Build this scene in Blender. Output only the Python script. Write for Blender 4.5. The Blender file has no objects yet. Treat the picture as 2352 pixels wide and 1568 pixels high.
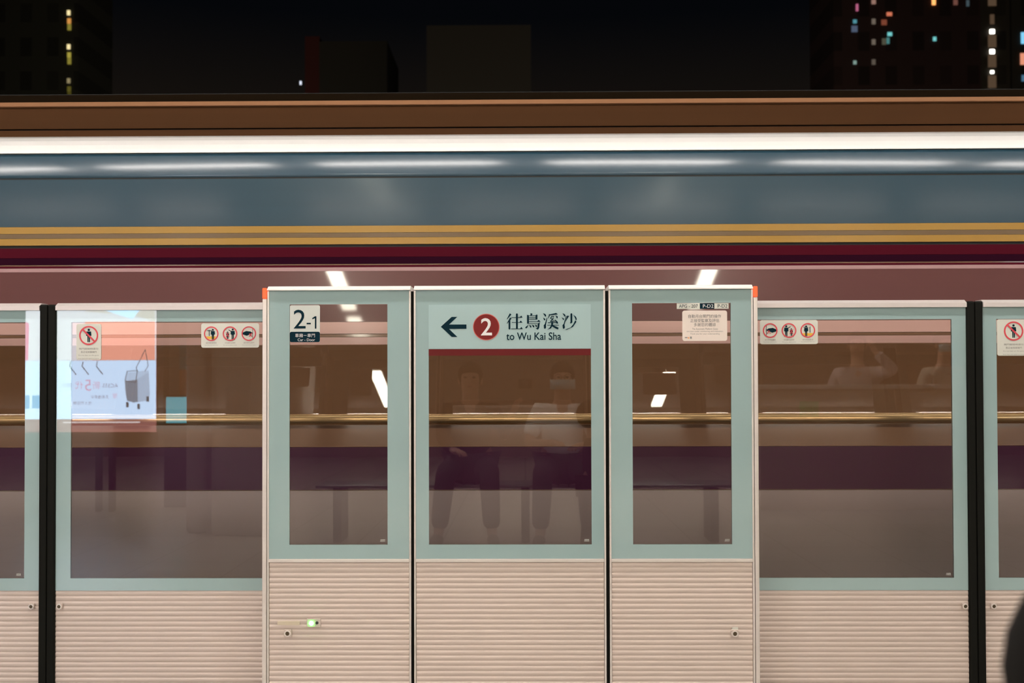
import bpy, bmesh, math, random
from mathutils import Vector, Matrix
random.seed(7)
S = bpy.context.scene
COL = S.collection

# ------------------------------------------------------------------ camera
FPX, YAW, PITCH, ROLL, SHIFT = 2500.0, 0.012, 0.0175, -0.0028, 52.0
CAMZ = 1.14
cd = bpy.data.cameras.new('camera'); cam = bpy.data.objects.new('camera', cd); COL.objects.link(cam)
cd.sensor_width = 36.0; cd.lens = 36.0 * FPX / 2352; cd.shift_y = SHIFT / 2352
cd.clip_start = 0.02; cd.clip_end = 500
cam.matrix_world = (Matrix.Translation((0, 0, CAMZ)) @ Matrix.Rotation(YAW, 4, 'Z') @
                    Matrix.Rotation(math.pi/2 + PITCH, 4, 'X') @ Matrix.Rotation(ROLL, 4, 'Z'))
cd.dof.use_dof = True; cd.dof.focus_distance = 3.95; cd.dof.aperture_fstop = 4.0
S.camera = cam
# ------------------------------------------------------------------ view, world
S.view_settings.view_transform = 'Standard'; S.view_settings.look = 'None'
S.view_settings.gamma = 1.0; S.view_settings.use_curve_mapping = False
S.view_settings.exposure = 1.0
W = bpy.data.worlds.new('night_sky'); S.world = W; W.use_nodes = True
nt = W.node_tree; bgn = nt.nodes['Background']
tc = nt.nodes.new('ShaderNodeTexCoord'); sx = nt.nodes.new('ShaderNodeSeparateXYZ'); rp = nt.nodes.new('ShaderNodeValToRGB')
nt.links.new(tc.outputs['Generated'], sx.inputs[0]); nt.links.new(sx.outputs['Z'], rp.inputs[0]); nt.links.new(rp.outputs[0], bgn.inputs[0])
rp.color_ramp.elements[0].color = (.0034, .0026, .0020, 1); rp.color_ramp.elements[0].position = 0.24
rp.color_ramp.elements[1].color = (.0007, .0009, .0013, 1); rp.color_ramp.elements[1].position = 0.32
bgn.inputs[1].default_value = 1.0
LAMP = (1.0, .86, .74)      # colour of the platform tubes
LAMP_EDGE = 24.0            # edge row over the gates
LAMP_CROSS = 30.0
LAMP_BACK = 38.0
SCREEN = 6.5                # advertising screens
TRAIN_IN = 7.0              # ceiling strip inside the train

# ------------------------------------------------------------------ helpers
def PX(px, py, Y):
    """point of the photograph -> (x, z) on the plane at distance Y"""
    a, b = (px - 1176) / FPX, (784 + SHIFT - py) / FPX
    c, s = math.cos(-ROLL), math.sin(-ROLL)
    a, b = a*c + b*s, -a*s + b*c
    cp, sp = math.cos(PITCH), math.sin(PITCH)
    F = Vector((-math.sin(YAW)*cp, math.cos(YAW)*cp, sp)); R = Vector((math.cos(YAW), math.sin(YAW), 0)); U = R.cross(F)
    d = F + R*a + U*b; t = Y / d.y
    return d.x*t, CAMZ + d.z*t
def X_(px, Y): return PX(px, 1000, Y)[0]
def Z_(py, Y): return PX(1206, py, Y)[1]

MATS = {}
def mat(name, col, rough=.5, metal=0., spec=.5, coat=0., coat_r=.05, noise=.04, scale=6., emit=None, es=0., bump=0., bscale=40., stretch=None):
    if name in MATS: return MATS[name]
    m = bpy.data.materials.new(name); m.use_nodes = True; n = m.node_tree; p = n.nodes['Principled BSDF']
    p.inputs['Roughness'].default_value = rough; p.inputs['Metallic'].default_value = metal
    p.inputs['Specular IOR Level'].default_value = spec
    p.inputs['Coat Weight'].default_value = coat; p.inputs['Coat Roughness'].default_value = coat_r
    c4 = (*col, 1)
    t = n.nodes.new('ShaderNodeTexCoord'); mp = n.nodes.new('ShaderNodeMapping'); nz = n.nodes.new('ShaderNodeTexNoise')
    if stretch: mp.inputs['Scale'].default_value = stretch
    nz.inputs['Scale'].default_value = scale; nz.inputs['Detail'].default_value = 4
    mx = n.nodes.new('ShaderNodeMix'); mx.data_type = 'RGBA'
    mx.inputs['A'].default_value = (*[max(0, v*(1-noise)) for v in col], 1)
    mx.inputs['B'].default_value = (*[min(1, v*(1+noise)) for v in col], 1)
    n.links.new(t.outputs['Object'], mp.inputs[0]); n.links.new(mp.outputs[0], nz.inputs[0])
    n.links.new(nz.outputs[0], mx.inputs['Factor']); n.links.new(mx.outputs['Result'], p.inputs['Base Color'])
    if emit:
        p.inputs['Emission Color'].default_value = (*emit, 1); p.inputs['Emission Strength'].default_value = es
    if bump:
        n2 = n.nodes.new('ShaderNodeTexNoise'); n2.inputs['Scale'].default_value = bscale
        b = n.nodes.new('ShaderNodeBump'); b.inputs['Strength'].default_value = bump; b.inputs['Distance'].default_value = .01
        n.links.new(mp.outputs[0], n2.inputs[0]); n.links.new(n2.outputs[0], b.inputs['Height']); n.links.new(b.outputs[0], p.inputs['Normal'])
    MATS[name] = m; return m
def emis(name, col, s):
    if name in MATS: return MATS[name]
    m = bpy.data.materials.new(name); m.use_nodes = True; n = m.node_tree; n.nodes.clear()
    e = n.nodes.new('ShaderNodeEmission'); e.inputs[0].default_value = (*col, 1); e.inputs[1].default_value = s
    o = n.nodes.new('ShaderNodeOutputMaterial'); n.links.new(e.outputs[0], o.inputs[0]); MATS[name] = m; return m
def glassmat(name, tint, ior, rough=.0):
    m = bpy.data.materials.new(name); m.use_nodes = True; n = m.node_tree; n.nodes.clear()
    tr = n.nodes.new('ShaderNodeBsdfTransparent'); tr.inputs[0].default_value = (*tint, 1)
    gl = n.nodes.new('ShaderNodeBsdfGlossy'); gl.inputs['Roughness'].default_value = rough
    fr = n.nodes.new('ShaderNodeFresnel'); fr.inputs[0].default_value = ior
    mx = n.nodes.new('ShaderNodeMixShader'); o = n.nodes.new('ShaderNodeOutputMaterial')
    n.links.new(fr.outputs[0], mx.inputs[0]); n.links.new(tr.outputs[0], mx.inputs[1]); n.links.new(gl.outputs[0], mx.inputs[2]); n.links.new(mx.outputs[0], o.inputs[0])
    MATS[name] = m; return m

def tag(o, label=None, cat=None, group=None, kind=None):
    if label: o['label'] = label
    if cat: o['category'] = cat
    if group: o['group'] = group
    if kind: o['kind'] = kind
    return o
def thing(name, label, cat, loc=(0, 0, 0), rz=0, group=None):
    o = bpy.data.objects.new(name, None); COL.objects.link(o); o.location = loc; o.rotation_euler = (0, 0, rz); o.empty_display_size = .1
    return tag(o, label, cat, group)

class MB:
    def __init__(s): s.b = bmesh.new()
    def box(s, x0, x1, y0, y1, z0, z1):
        v = [s.b.verts.new(p) for p in ((x0,y0,z0),(x1,y0,z0),(x1,y1,z0),(x0,y1,z0),(x0,y0,z1),(x1,y0,z1),(x1,y1,z1),(x0,y1,z1))]
        for f in ((0,3,2,1),(4,5,6,7),(0,1,5,4),(1,2,6,5),(2,3,7,6),(3,0,4,7)): s.b.faces.new([v[i] for i in f])
        return s
    def ext_x(s, prof, x0, x1, closed=True):
        """profile of (y, z) points swept along x"""
        a = [s.b.verts.new((x0, y, z)) for y, z in prof]; c = [s.b.verts.new((x1, y, z)) for y, z in prof]
        n = len(prof)
        for i in range(n if closed else n-1): s.b.faces.new((a[i], a[(i+1) % n], c[(i+1) % n], c[i]))
        if closed: s.b.faces.new(a[::-1]); s.b.faces.new(c)
        return s
    def ext_z(s, prof, z0, z1):
        a = [s.b.verts.new((x, y, z0)) for x, y in prof]; c = [s.b.verts.new((x, y, z1)) for x, y in prof]
        n = len(prof)
        for i in range(n): s.b.faces.new((a[i], a[(i+1) % n], c[(i+1) % n], c[i]))
        s.b.faces.new(a[::-1]); s.b.faces.new(c); return s
    def poly(s, pts, y0, y1):
        """outline of (x, z) points with thickness in y"""
        a = [s.b.verts.new((x, y0, z)) for x, z in pts]; c = [s.b.verts.new((x, y1, z)) for x, z in pts]
        n = len(pts)
        for i in range(n): s.b.faces.new((a[i], a[(i+1) % n], c[(i+1) % n], c[i]))
        s.b.faces.new(a[::-1]); s.b.faces.new(c); return s
    def ring(s, cx, cz, r0, r1, y0, y1, n=48):
        for k in range(n):
            t0, t1 = 2*math.pi*k/n, 2*math.pi*(k+1)/n
            s.poly([(cx+r0*math.cos(t0), cz+r0*math.sin(t0)), (cx+r1*math.cos(t0), cz+r1*math.sin(t0)),
                    (cx+r1*math.cos(t1), cz+r1*math.sin(t1)), (cx+r0*math.cos(t1), cz+r0*math.sin(t1))], y0, y1)
        return s
    def disc(s, cx, cz, r, y0, y1, n=40, sz=1.):
        return s.poly([(cx+r*math.cos(2*math.pi*k/n), cz+sz*r*math.sin(2*math.pi*k/n)) for k in range(n)], y0, y1)
    def tube(s, p, q, r, n=14, r2=None):
        p, q = Vector(p), Vector(q); d = (q-p).normalized(); r2 = r if r2 is None else r2
        u = d.cross(Vector((0, 0, 1)) if abs(d.z) < .9 else Vector((1, 0, 0))).normalized(); w = d.cross(u)
        a = [s.b.verts.new(p+(u*math.cos(2*math.pi*k/n)+w*math.sin(2*math.pi*k/n))*r) for k in range(n)]
        c = [s.b.verts.new(q+(u*math.cos(2*math.pi*k/n)+w*math.sin(2*math.pi*k/n))*r2) for k in range(n)]
        for k in range(n): s.b.faces.new((a[k], a[(k+1) % n], c[(k+1) % n], c[k]))
        s.b.faces.new(a[::-1]); s.b.faces.new(c); return s
    def ball(s, c, r, sc=(1, 1, 1), u=20, v=12):
        bmesh.ops.create_uvsphere(s.b, u_segments=u, v_segments=v, radius=r, matrix=Matrix.Translation(c) @ Matrix.Diagonal((*sc, 1))); return s
    def obj(s, name, m, parent=None, bevel=0., smooth=False, seg=2):
        bmesh.ops.recalc_face_normals(s.b, faces=s.b.faces)
        me = bpy.data.meshes.new(name); s.b.to_mesh(me); s.b.free(); me.materials.append(m)
        if smooth:
            for f in me.polygons: f.use_smooth = True
        o = bpy.data.objects.new(name, me); COL.objects.link(o)
        if parent: o.parent = parent
        if bevel:
            k = o.modifiers.new('bevel', 'BEVEL'); k.width = bevel; k.segments = seg; k.limit_method = 'ANGLE'
        return o
def rrect(x0, x1, z0, z1, r, n=6):
    pts = []
    for cx, cz, a0 in ((x1-r, z1-r, 0), (x0+r, z1-r, 90), (x0+r, z0+r, 180), (x1-r, z0+r, 270)):
        for k in range(n+1):
            a = math.radians(a0 + 90*k/n); pts.append((cx+r*math.cos(a), cz+r*math.sin(a)))
    return pts
def text(body, cx, cz, y, h, m, parent, name='lettering', align='CENTER', wscale=1., off=0., mirror=False, rot=0., width=None):
    """flat lettering facing -Y; h = height of a capital / of a square glyph"""
    cu = bpy.data.curves.new('t', 'FONT'); cu.body = body; cu.size = 1.0; cu.align_x = 'LEFT'; cu.offset = off; cu.resolution_u = 4
    t = bpy.data.objects.new('t', cu); COL.objects.link(t)
    dg = bpy.context.evaluated_depsgraph_get(); me = bpy.data.meshes.new_from_object(t.evaluated_get(dg))
    bpy.data.objects.remove(t); bpy.data.curves.remove(cu)
    if not me.vertices: return None
    xs = [v.co.x for v in me.vertices]; ys = [v.co.y for v in me.vertices]
    k = h / (max(ys)-min(ys)); kx = k*wscale
    if width: kx = width / (max(xs)-min(xs))
    w = (max(xs)-min(xs))*kx; ox = {'CENTER': -w/2, 'LEFT': 0, 'RIGHT': -w}[align]
    for v in me.vertices:
        a = (v.co.x-min(xs))*kx + ox; b = (v.co.y-min(ys))*k - h/2
        if rot: a, b = a*math.cos(rot)-b*math.sin(rot), a*math.sin(rot)+b*math.cos(rot)
        if mirror: v.co = (cx - a, y, cz + b)
        else: v.co = (cx + a, y, cz + b)
    me.materials.clear(); me.materials.append(m); me.name = name
    o = bpy.data.objects.new(name, me); COL.objects.link(o); o.parent = parent; return o

# ------------------------------------------------------------------ materials
M_alu = mat('brushed_aluminium', (.72, .66, .62), .38, .35, noise=.05, scale=3, stretch=(1, 30, 30))
M_cap = mat('anodised_top_cap', (.9, .87, .84), .35, .1)
M_capl = mat('anodised_leaf_cap', (.62, .56, .54), .4, .15)
M_flute = mat('fluted_aluminium', (.60, .50, .45), .5, .15, noise=.05, scale=2.5)
M_frit = mat('frosted_sea_green', (.30, .425, .43), .6, noise=.02, coat=1., coat_r=.0)
M_frit.node_tree.nodes['Principled BSDF'].inputs['Coat IOR'].default_value = 1.75
M_sign = mat('pale_sign_film', (.36, .50, .51), .6, noise=.01, coat=1., coat_r=.0)
M_navy = mat('navy_print', (.0, .018, .030), .7, spec=.12)
M_black = mat('black_rubber', (.005, .005, .0035), .7, spec=.15, noise=.2)
M_gap = mat('dark_gasket', (.012, .012, .011), .7)
M_red = mat('line_red', (.12, .006, .007), .5, spec=.2, coat=.6, coat_r=0.); M_rdl = mat('roundel_red', (.19, .012, .012), .5, spec=.2, coat=.6, coat_r=0.)
M_white = mat('white_print', (.75, .72, .72), .5)
M_stk = mat('white_sticker', (.62, .62, .56), .45, noise=.01)
M_card = mat('notice_card', (.76, .66, .60), .45, noise=.01)
M_ring = mat('prohibition_red', (.62, .05, .07), .5)
M_yel = mat('yellow_print', (.75, .42, .03), .5)
M_grey = mat('grey_print', (.25, .24, .23), .5)
M_orange = mat('orange_lens', (.85, .09, .03), .25, coat=.6, emit=(1, .12, .03), es=.35)
M_green = emis('green_led', (.06, 1, .08), 14.)
M_glass = glassmat('gate_glass', (.86, .84, .82), 1.9)
M_tglass = glassmat('train_glass', (.55, .50, .46), 1.7)
M_tube = emis('tube_edge', (1, .93, .87), LAMP_EDGE); M_tubec = emis('tube_cross', (1, .95, .78), LAMP_CROSS); M_tubeb = emis('tube_back', (1, .88, .76), LAMP_BACK)
M_dark = mat('dark_steel', (.03, .03, .03), .5)

G, L = 3.9, 4.08           # front faces of the fixed panels and of the sliding leaves
zt, zg, zr = 1.491, Z_(665, G), Z_(1282, G)

# ------------------------------------------------------------------ setting
def floor_mat():
    m = bpy.data.materials.new('granite_tiles'); m.use_nodes = True; n = m.node_tree; p = n.nodes['Principled BSDF']
    t = n.nodes.new('ShaderNodeTexCoord'); b = n.nodes.new('ShaderNodeTexBrick'); b.offset = 0
    b.inputs['Color1'].default_value = (.42, .38, .34, 1); b.inputs['Color2'].default_value = (.38, .35, .31, 1); b.inputs['Mortar'].default_value = (.10, .09, .08, 1)
    b.inputs['Scale'].default_value = 1.0; b.inputs['Brick Width'].default_value = .6; b.inputs['Row Height'].default_value = .6; b.inputs['Mortar Size'].default_value = .006
    n.links.new(t.outputs['Object'], b.inputs[0]); n.links.new(b.outputs[0], p.inputs['Base Color']); p.inputs['Roughness'].default_value = .35
    return m
tag(MB().box(-16, 16, -9, 4.22, -1.15, 0).obj('floor', floor_mat()), kind='structure')
tag(MB().box(-16, 16, 4.22, 30, -1.35, -1.15).obj('track_bed', mat('ballast', (.05, .045, .04), .9, bump=.8, noise=.4, scale=30)), kind='structure')
tag(MB().box(-16, 16, -9, 4.3, 3.12, 3.3).obj('ceiling', mat('ceiling_panels', (.12, .10, .09), .7)), kind='structure')
tag(MB().box(-16, 16, -9.2, -9, 0, 3.3).obj('wall_back', mat('brown_wall', (.16, .11, .08), .6)), kind='structure')

# ------------------------------------------------------------------ gate pieces
def fluted(x0, x1, z0, z1, y, pitch=.0187, depth=.0028):
    """ribbed sheet: rounded ridges with narrow grooves, facing -Y"""
    prof = []; n = int(round((z1-z0)/pitch)); p = (z1-z0)/n
    for k in range(n):
        b = z0 + k*p
        for t, d in ((0, .1), (.08, .45), (.22, .8), (.45, 1.), (.62, .95), (.78, .62), (.92, .15)):
            prof.append((y - depth*d, b + t*p))
    prof.append((y - depth*.1, z1))
    back = [(y+.012, z1), (y+.012, z0)]
    return MB().ext_x(prof + back, x0, x1)
def border(x0, x1, z0, z1, a0, a1, b0, b1, y0, y1):
    m = MB(); m.box(x0, x1, y0, y1, b1, z1); m.box(x0, x1, y0, y1, z0, b0); m.box(x0, a0, y0, y1, b0, b1); m.box(a1, x1, y0, y1, b0, b1); return m
def lock(parent, x, z, y, plate=.028, r=.011):
    p = MB().poly(rrect(x-plate, x+plate, z-plate, z+plate, .004), y-.009, y-.002).obj('lock_plate', M_flute, parent, .001)
    MB().ring(x, z, r*.75, r*1.15, y-.013, y-.008, 28).obj('lock_ring', M_alu, p)
    MB().disc(x, z, r*.78, y-.0115, y-.008).obj('keyhole', mat('brass_dark', (.10, .075, .045), .4, .6), p)
    return p
def maker_mark(parent, x, z, y):
    m = MB(); m.box(x-.010, x+.008, y-.0012, y-.0005, z-.004, z-.0025)
    for k in range(5): m.box(x-.008+k*.0034, x-.006+k*.0034, y-.0012, y-.0005, z-.001, z+.004)
    m.obj('etched_mark', mat('etched', (.5, .5, .47), .6), parent)
def cap(x0, x1, ztop, y, dep, m, parent, face):
    """folded top rail: flat top, chamfer towards the platform, small upright face"""
    prof = [(y-.012, ztop-.012-face), (y-.012, ztop-.012), (y+.010, ztop), (y+dep, ztop), (y+dep, ztop-.03), (y+.02, ztop-.03), (y+.02, ztop-.012-face)]
    return MB().ext_x(prof, x0, x1).obj('top_cap', m, parent)

def fixed_panel(label, pxa, pxb, ca, cb, ctop):
    x0, x1 = X_(pxa, G), X_(pxb, G)
    t = thing('glass_barrier', label, 'glass barrier', ((x0+x1)/2, G, 0), group='fixed panels between the sliding gates')
    ox, oy = (x0+x1)/2, G
    # everything is modelled in world numbers and moved to the thing's own origin
    parts = []
    def P(o): parts.append(o); return o
    P(cap(x0+.001, x1-.001, zt, G, .165, M_cap, t, .004))
    f = MB(); e = .0065
    f.box(x0, x0+e, G-.004, G+.155, 0, zt-.018); f.box(x1-e, x1, G-.004, G+.155, 0, zt-.018)
    P(f.obj('frame', M_alu, t, .001))
    rl = MB(); rl.box(x0+e, x1-e, G-.005, G+.03, zr-.013, zr-.0015); P(rl.obj('mid_rail', M_alu, t, .0012))
    c0, c1, b0, b1 = X_(ca, G), X_(cb, G), Z_(1250, G), Z_(ctop, G)
    P(border(x0+e, x1-e, zr-.001, zg+.004, c0, c1, b0, b1, G, G+.010).obj('frosted_border', M_frit, t))
    P(pane(c0, c1, b0, b1, G+.0003, t))
    P(MB().box(x0+e, x1-e, G-.001, G+.012, zg+.0035, zt-.016).obj('gasket', M_gap, t))
    P(fluted(x0+e+.001, x1-e-.001, .004, zr-.014, G+.004).obj('fluted_panel', M_flute, t))
    P(MB().box(x0+e, x1-e, G+.02, G+.155, 0, .03).obj('kick_plate', M_alu, t))
    maker_mark(t, c1-.017, b0+.015, G)
    return t, (x0, x1, c0, c1, b0, b1)
def pane(x0, x1, z0, z1, y, parent):
    b = bmesh.new(); v = [b.verts.new(p) for p in ((x0, y, z0), (x1, y, z0), (x1, y, z1), (x0, y, z1))]; b.faces.new(v)
    me = bpy.data.meshes.new('glass_pane'); b.to_mesh(me); b.free(); me.materials.append(M_glass)
    o = bpy.data.objects.new('glass_pane', me); COL.objects.link(o); o.parent = parent; return o
def settle(t):
    """children were modelled in world numbers: keep them there although the parent stands at its base"""
    inv = Matrix.Translation(t.location).inverted()
    for c in t.children: c.matrix_parent_inverse = inv

# --- left fixed panel with the 2-1 sticker and the green lamp
t, (x0, x1, c0, c1, b0, b1) = fixed_panel('glass gate panel with the 2-1 car door sign and a lit green lamp', 614, 944, 665, 890, 697)
a0, a1, z0, z1 = X_(666, G), X_(735, G), Z_(784, G), Z_(699, G); zs = Z_(760, G)
s = MB().poly(rrect(a0, a1, z0, z1, .006), G-.0025, G-.0008).obj('door_sign', mat('door_sign_white', (.56, .585, .55), .5, noise=.01), t)
MB().poly([p for p in rrect(a0, a1, z0, zs, .006)] , G-.0032, G-.0026).obj('door_sign_band', M_navy, s)
text('2', X_(688.5, G), Z_(731, G), G-.0034, .0675, M_navy, s, wscale=1.02)
MB().box(X_(704.5, G), X_(714, G), G-.0034, G-.0027, Z_(743, G), Z_(739.5, G)).obj('lettering', M_navy, s)
om = MB(); om.box(X_(723.5, G), X_(727, G), G-.0034, G-.0027, Z_(753, G), Z_(724.5, G)); om.poly([(X_(723.5, G), Z_(724.5, G)), (X_(723.5, G), Z_(729, G)), (X_(718, G), Z_(731.5, G)), (X_(717.2, G), Z_(729, G))], G-.0034, G-.0027); om.obj('lettering', M_navy, s)
text('車廂－車門', X_(701, G), Z_(768.5, G), G-.0036, .0135, M_white, s)
text('Car - Door', X_(704, G), Z_(778.5, G), G-.0036, .0095, M_white, s)
MB().poly(rrect(X_(638, G), X_(689, G), Z_(1434.5, G), Z_(1425.5, G), .002), G-.0045, G-.0015).obj('name_strip', mat('cream_strip', (.62, .53, .40), .5), t)
for q, (la, lb) in enumerate(((642, 662), (664, 684))):
    pass
pl = MB().poly(rrect(X_(705, G), X_(737, G), Z_(1439, G), Z_(1420, G), .002), G-.006, G+.0).obj('lamp_plate', M_flute, t, .0008)
MB().ball((X_(716, G), G-.006, Z_(1430, G)), .0085, (1, .7, 1)).obj('green_lamp', M_green, pl, smooth=True)
MB().disc(X_(729, G), Z_(1429, G), .0055, G-.0075, G-.005).obj('key_switch', M_dark, pl)
lock(t, X_(662, G), Z_(1453, G), G, .0135, .0098)
settle(t)
# --- middle fixed panel with the direction sign
t, (x0, x1, c0, c1, b0, b1) = fixed_panel('wide middle gate panel with the direction sign to Wu Kai Sha and a red bar', 951, 1391, 985, 1358, 801)
zb = Z_(816, G)
MB().box(c0, c1, G-.0012, G+.0005, Z_(816, G), Z_(801, G)).obj('red_bar', M_red, t)
sg = MB().box(c0, c1, G-.0012, G+.0005, Z_(800.5, G), Z_(699, G)).obj('direction_sign', M_sign, t)
A = [(1013, 749), (1038, 727), (1051, 727), (1034, 744.5), (1072, 744.5), (1072, 754.5), (1034, 754.5), (1051, 773), (1038, 773)]
# arrow outline as convex pieces
def PZ(p): return (X_(p[0], G), Z_(p[1], G))
am = MB()
am.poly([PZ(p) for p in ((1013, 749.5), (1038, 727), (1051, 727), (1026.5, 749.5))], G-.0022, G-.0014)
am.poly([PZ(p) for p in ((1013, 749.5), (1026.5, 749.5), (1051, 773), (1038, 773))], G-.0022, G-.0014)
am.poly([PZ(p) for p in ((1024, 744.5), (1072, 744.5), (1072, 754.5), (1024, 754.5))], G-.0023, G-.0015)
am.obj('arrow', M_navy, sg)
cx, cz = PZ((1117.5, 750.5))
dd = MB().disc(cx, cz, 30.3/641, G-.0022, G-.0014).obj('line_roundel', M_rdl, sg)
MB().ring(cx, cz, 29/641, 30.6/641, G-.0026, G-.0021).obj('roundel_rim', mat('rim_pink', (.55, .12, .10), .5), dd)
text('2', X_(1118, G), Z_(750, G), G-.0031, .062, M_white, dd, wscale=1.0, off=.01)
text('to Wu Kai Sha', X_(1163.5, G), Z_(772, G), G-.0022, .0275, M_navy, sg, align='LEFT', width=126/641, off=.012)
GL = [
 [(340,205),(380,235),(275,352),(262,350)], [(345,308),(386,335),(275,457),(262,455)], [(308,395),(352,340),(352,590),(330,606),(308,590)],
 [(490,222),(515,205),(538,222),(538,585),(490,585)], [(375,301),(645,301),(645,314),(375,314)], [(582,303),(625,262),(652,312)],
 [(388,424),(645,424),(645,437),(388,437)], [(572,426),(610,385),(652,434)], [(370,580),(650,580),(655,594),(370,594)], [(588,582),(625,540),(658,592)],
 [(762,240),(808,258),(808,462),(762,462)], [(850,200),(900,222),(880,258),(845,262)], [(800,260),(1000,260),(1000,273),(800,273)],
 [(972,258),(1000,236),(1020,250),(1018,362),(972,362)], [(800,308),(990,308),(990,322),(800,322)], [(800,346),(990,346),(990,360),(800,360)],
 [(800,404),(1085,404),(1090,418),(800,418)], [(1010,404),(1050,368),(1092,410)], [(800,454),(1040,454),(1040,467),(800,467)],
 [(1030,457),(1078,425),(1062,560),(1040,600),(1010,606),(975,572),(1012,562)], [(795,478),(775,545),(745,580),(715,562),(740,530),(765,515)],
 [(815,482),(868,520),(864,562),(838,550)], [(880,482),(940,512),(940,556),(908,545)], [(958,480),(1008,510),(1000,548),(976,536)],
 [(1155,205),(1210,225),(1232,255),(1228,292),(1208,288)], [(1155,312),(1215,348),(1202,388),(1180,372)],
 [(1248,318),(1262,326),(1226,500),(1230,560),(1205,594),(1178,575),(1172,500),(1200,470)],
 [(1295,240),(1480,200),(1520,236),(1310,262)], [(1310,225),(1335,240),(1290,330),(1275,330)], [(1388,262),(1428,290),(1402,315)], [(1465,262),(1520,288),(1512,338),(1490,325)],
 [(1372,270),(1390,285),(1345,338),(1325,335)], [(1325,330),(1345,322),(1410,362),(1400,378)], [(1402,320),(1422,330),(1350,410),(1325,412)], [(1325,400),(1480,385),(1480,405),(1330,420)],
 [(1440,350),(1520,420),(1525,462),(1490,458)], [(1275,432),(1500,425),(1500,443),(1275,450)], [(1262,494),(1548,496),(1548,508),(1262,508)],
 [(1360,420),(1408,420),(1400,500),(1350,580),(1260,608),(1320,560),(1355,495)], [(1385,492),(1420,510),(1535,560),(1530,606),(1480,592),(1370,525)],
 [(1632,205),(1690,232),(1708,262),(1700,294),(1680,282)], [(1610,308),(1670,340),(1668,372),(1650,372)],
 [(1722,268),(1736,278),(1684,490),(1694,560),(1670,594),(1640,575),(1634,500),(1662,470)], [(1750,266),(1798,276),(1726,388),(1702,424)],
 [(1830,225),(1852,205),(1876,225),(1876,435),(1840,466),(1815,442),(1830,430)], [(1902,246),(1968,300),(1988,358),(1962,388),(1945,330)],
 [(1945,386),(1978,418),(1890,545),(1740,612),(1690,612),(1830,560),(1900,480)],
]
gm = MB()
for k, g in enumerate(GL):
    gm.poly([PZ((1140+x/10.69, 700+y/10.69)) for x, y in g], G-.0022-.00001*k, G-.0014)
gm.obj('lettering', M_navy, sg)
settle(t)
# --- right fixed panel with the notice card
t, (x0, x1, c0, c1, b0, b1) = fixed_panel('glass gate panel with a white notice card and code strip at its top', 1399, 1731, 1453, 1680, 697)
k0 = MB().box(X_(1556, G), X_(1608.5, G), G-.002, G-.0008, Z_(710.5, G), Z_(698, G)).obj('code_strip', M_stk, t)
k1 = MB().box(X_(1609, G), X_(1642, G), G-.002, G-.0008, Z_(710.5, G), Z_(698, G)).obj('code_strip', M_navy, t)
k2 = MB().box(X_(1642.5, G), X_(1675, G), G-.002, G-.0008, Z_(710.5, G), Z_(698, G)).obj('code_strip', M_stk, t)
text('APG - 207', X_(1582.5, G), Z_(704.2, G), G-.0024, .0122, M_navy, k0, width=43/641)
text('P-D2', X_(1628, G), Z_(704.2, G), G-.0024, .0122, M_white, k1, width=24/641)
text('P-D2', X_(1661, G), Z_(704.2, G), G-.0024, .0122, M_navy, k2, width=22/641)
cdn = MB().poly(rrect(X_(1568.5, G), X_(1671.5, G), Z_(784, G), Z_(714.5, G), .008), G-.0022, G-.0008).obj('notice_card', M_card, t)
for s_, py, w, h in (('自動月台閘門的操作', 727.5, 75, .0125), ('正接受監察及評估', 737.5, 66, .0125), ('多謝您的體諒', 747, 50, .0125)):
    text(s_, X_(1620, G), Z_(py, G), G-.0026, h, mat('print_dark', (.13, .13, .13), .5), cdn, width=w/641)
for s_, py, w in (('The Automatic Platform Gates', 756.5, 59), ('are now under monitoring and evaluation.', 762.5, 84), ('Thank you for your understanding.', 768.2, 68)):
    text(s_, X_(1620.5, G), Z_(py, G), G-.0026, .0068, M_grey, cdn, width=w/641)
lg = MB(); lg.box(X_(1574, G), X_(1580, G), G-.0026, G-.002, Z_(777.5, G), Z_(775, G)); lg.box(X_(1586, G), X_(1590, G), G-.0026, G-.002, Z_(779, G), Z_(774, G)); lg.obj('footer_mark', M_grey, cdn)
MB().disc(X_(1582.5, G), Z_(777, G), .003, G-.0026, G-.002).obj('footer_mark', mat('orange_print', (.8, .35, .15), .5), cdn)
MB().poly(rrect(X_(1678, G), X_(1692, G), Z_(1447, G), Z_(1439.5, G), .001), G-.0045, G-.0015).obj('small_tag', M_stk, t)
lock(t, X_(1684, G), Z_(1453.5, G), G, .0135, .0098)
settle(t)
# --- dark joints between the panels
for k, (pa, pb) in enumerate(((944.5, 950.5), (1391.5, 1398.5))):
    o = MB().box(X_(pa, G), X_(pb, G), G+.01, G+.15, 0, zt-.02).obj('gate_joint_strip', M_black)
    tag(o, ('black joint strip left of the direction sign panel', 'black joint strip right of the direction sign panel')[k], 'joint strip', 'joint strips')
# --- end posts with orange markers
for k, (pa, pb) in enumerate(((602.5, 612.5), (1732.5, 1742))):
    xa, xb = X_(pa, G), X_(pb, G); xc = (xa+xb)/2
    t = thing('gate_end_post', ('slim post with orange marker at the left end of the glass panels', 'slim post with orange marker at the right end of the glass panels')[k], 'post', (xc, G, 0), group='end posts')
    MB().box(xa, xb, G-.002, G+.158, 0, Z_(684, G)).obj('post', M_alu, t, .002)
    MB().box(xa-.0005, xb+.0005, G-.004, G+.06, Z_(684, G)+.0005, Z_(659, G)).obj('orange_marker', M_orange, t, .003)
    ii = MB(); ii.box(*( (xb+.0005, X_(614, G)-.0005) if k == 0 else (X_(731+1000, G)+.0005, xa-.0005) ), G+.01, G+.15, 0, zt-.03); ii.obj('side_gasket', M_gap, t)
    settle(t)

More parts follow.
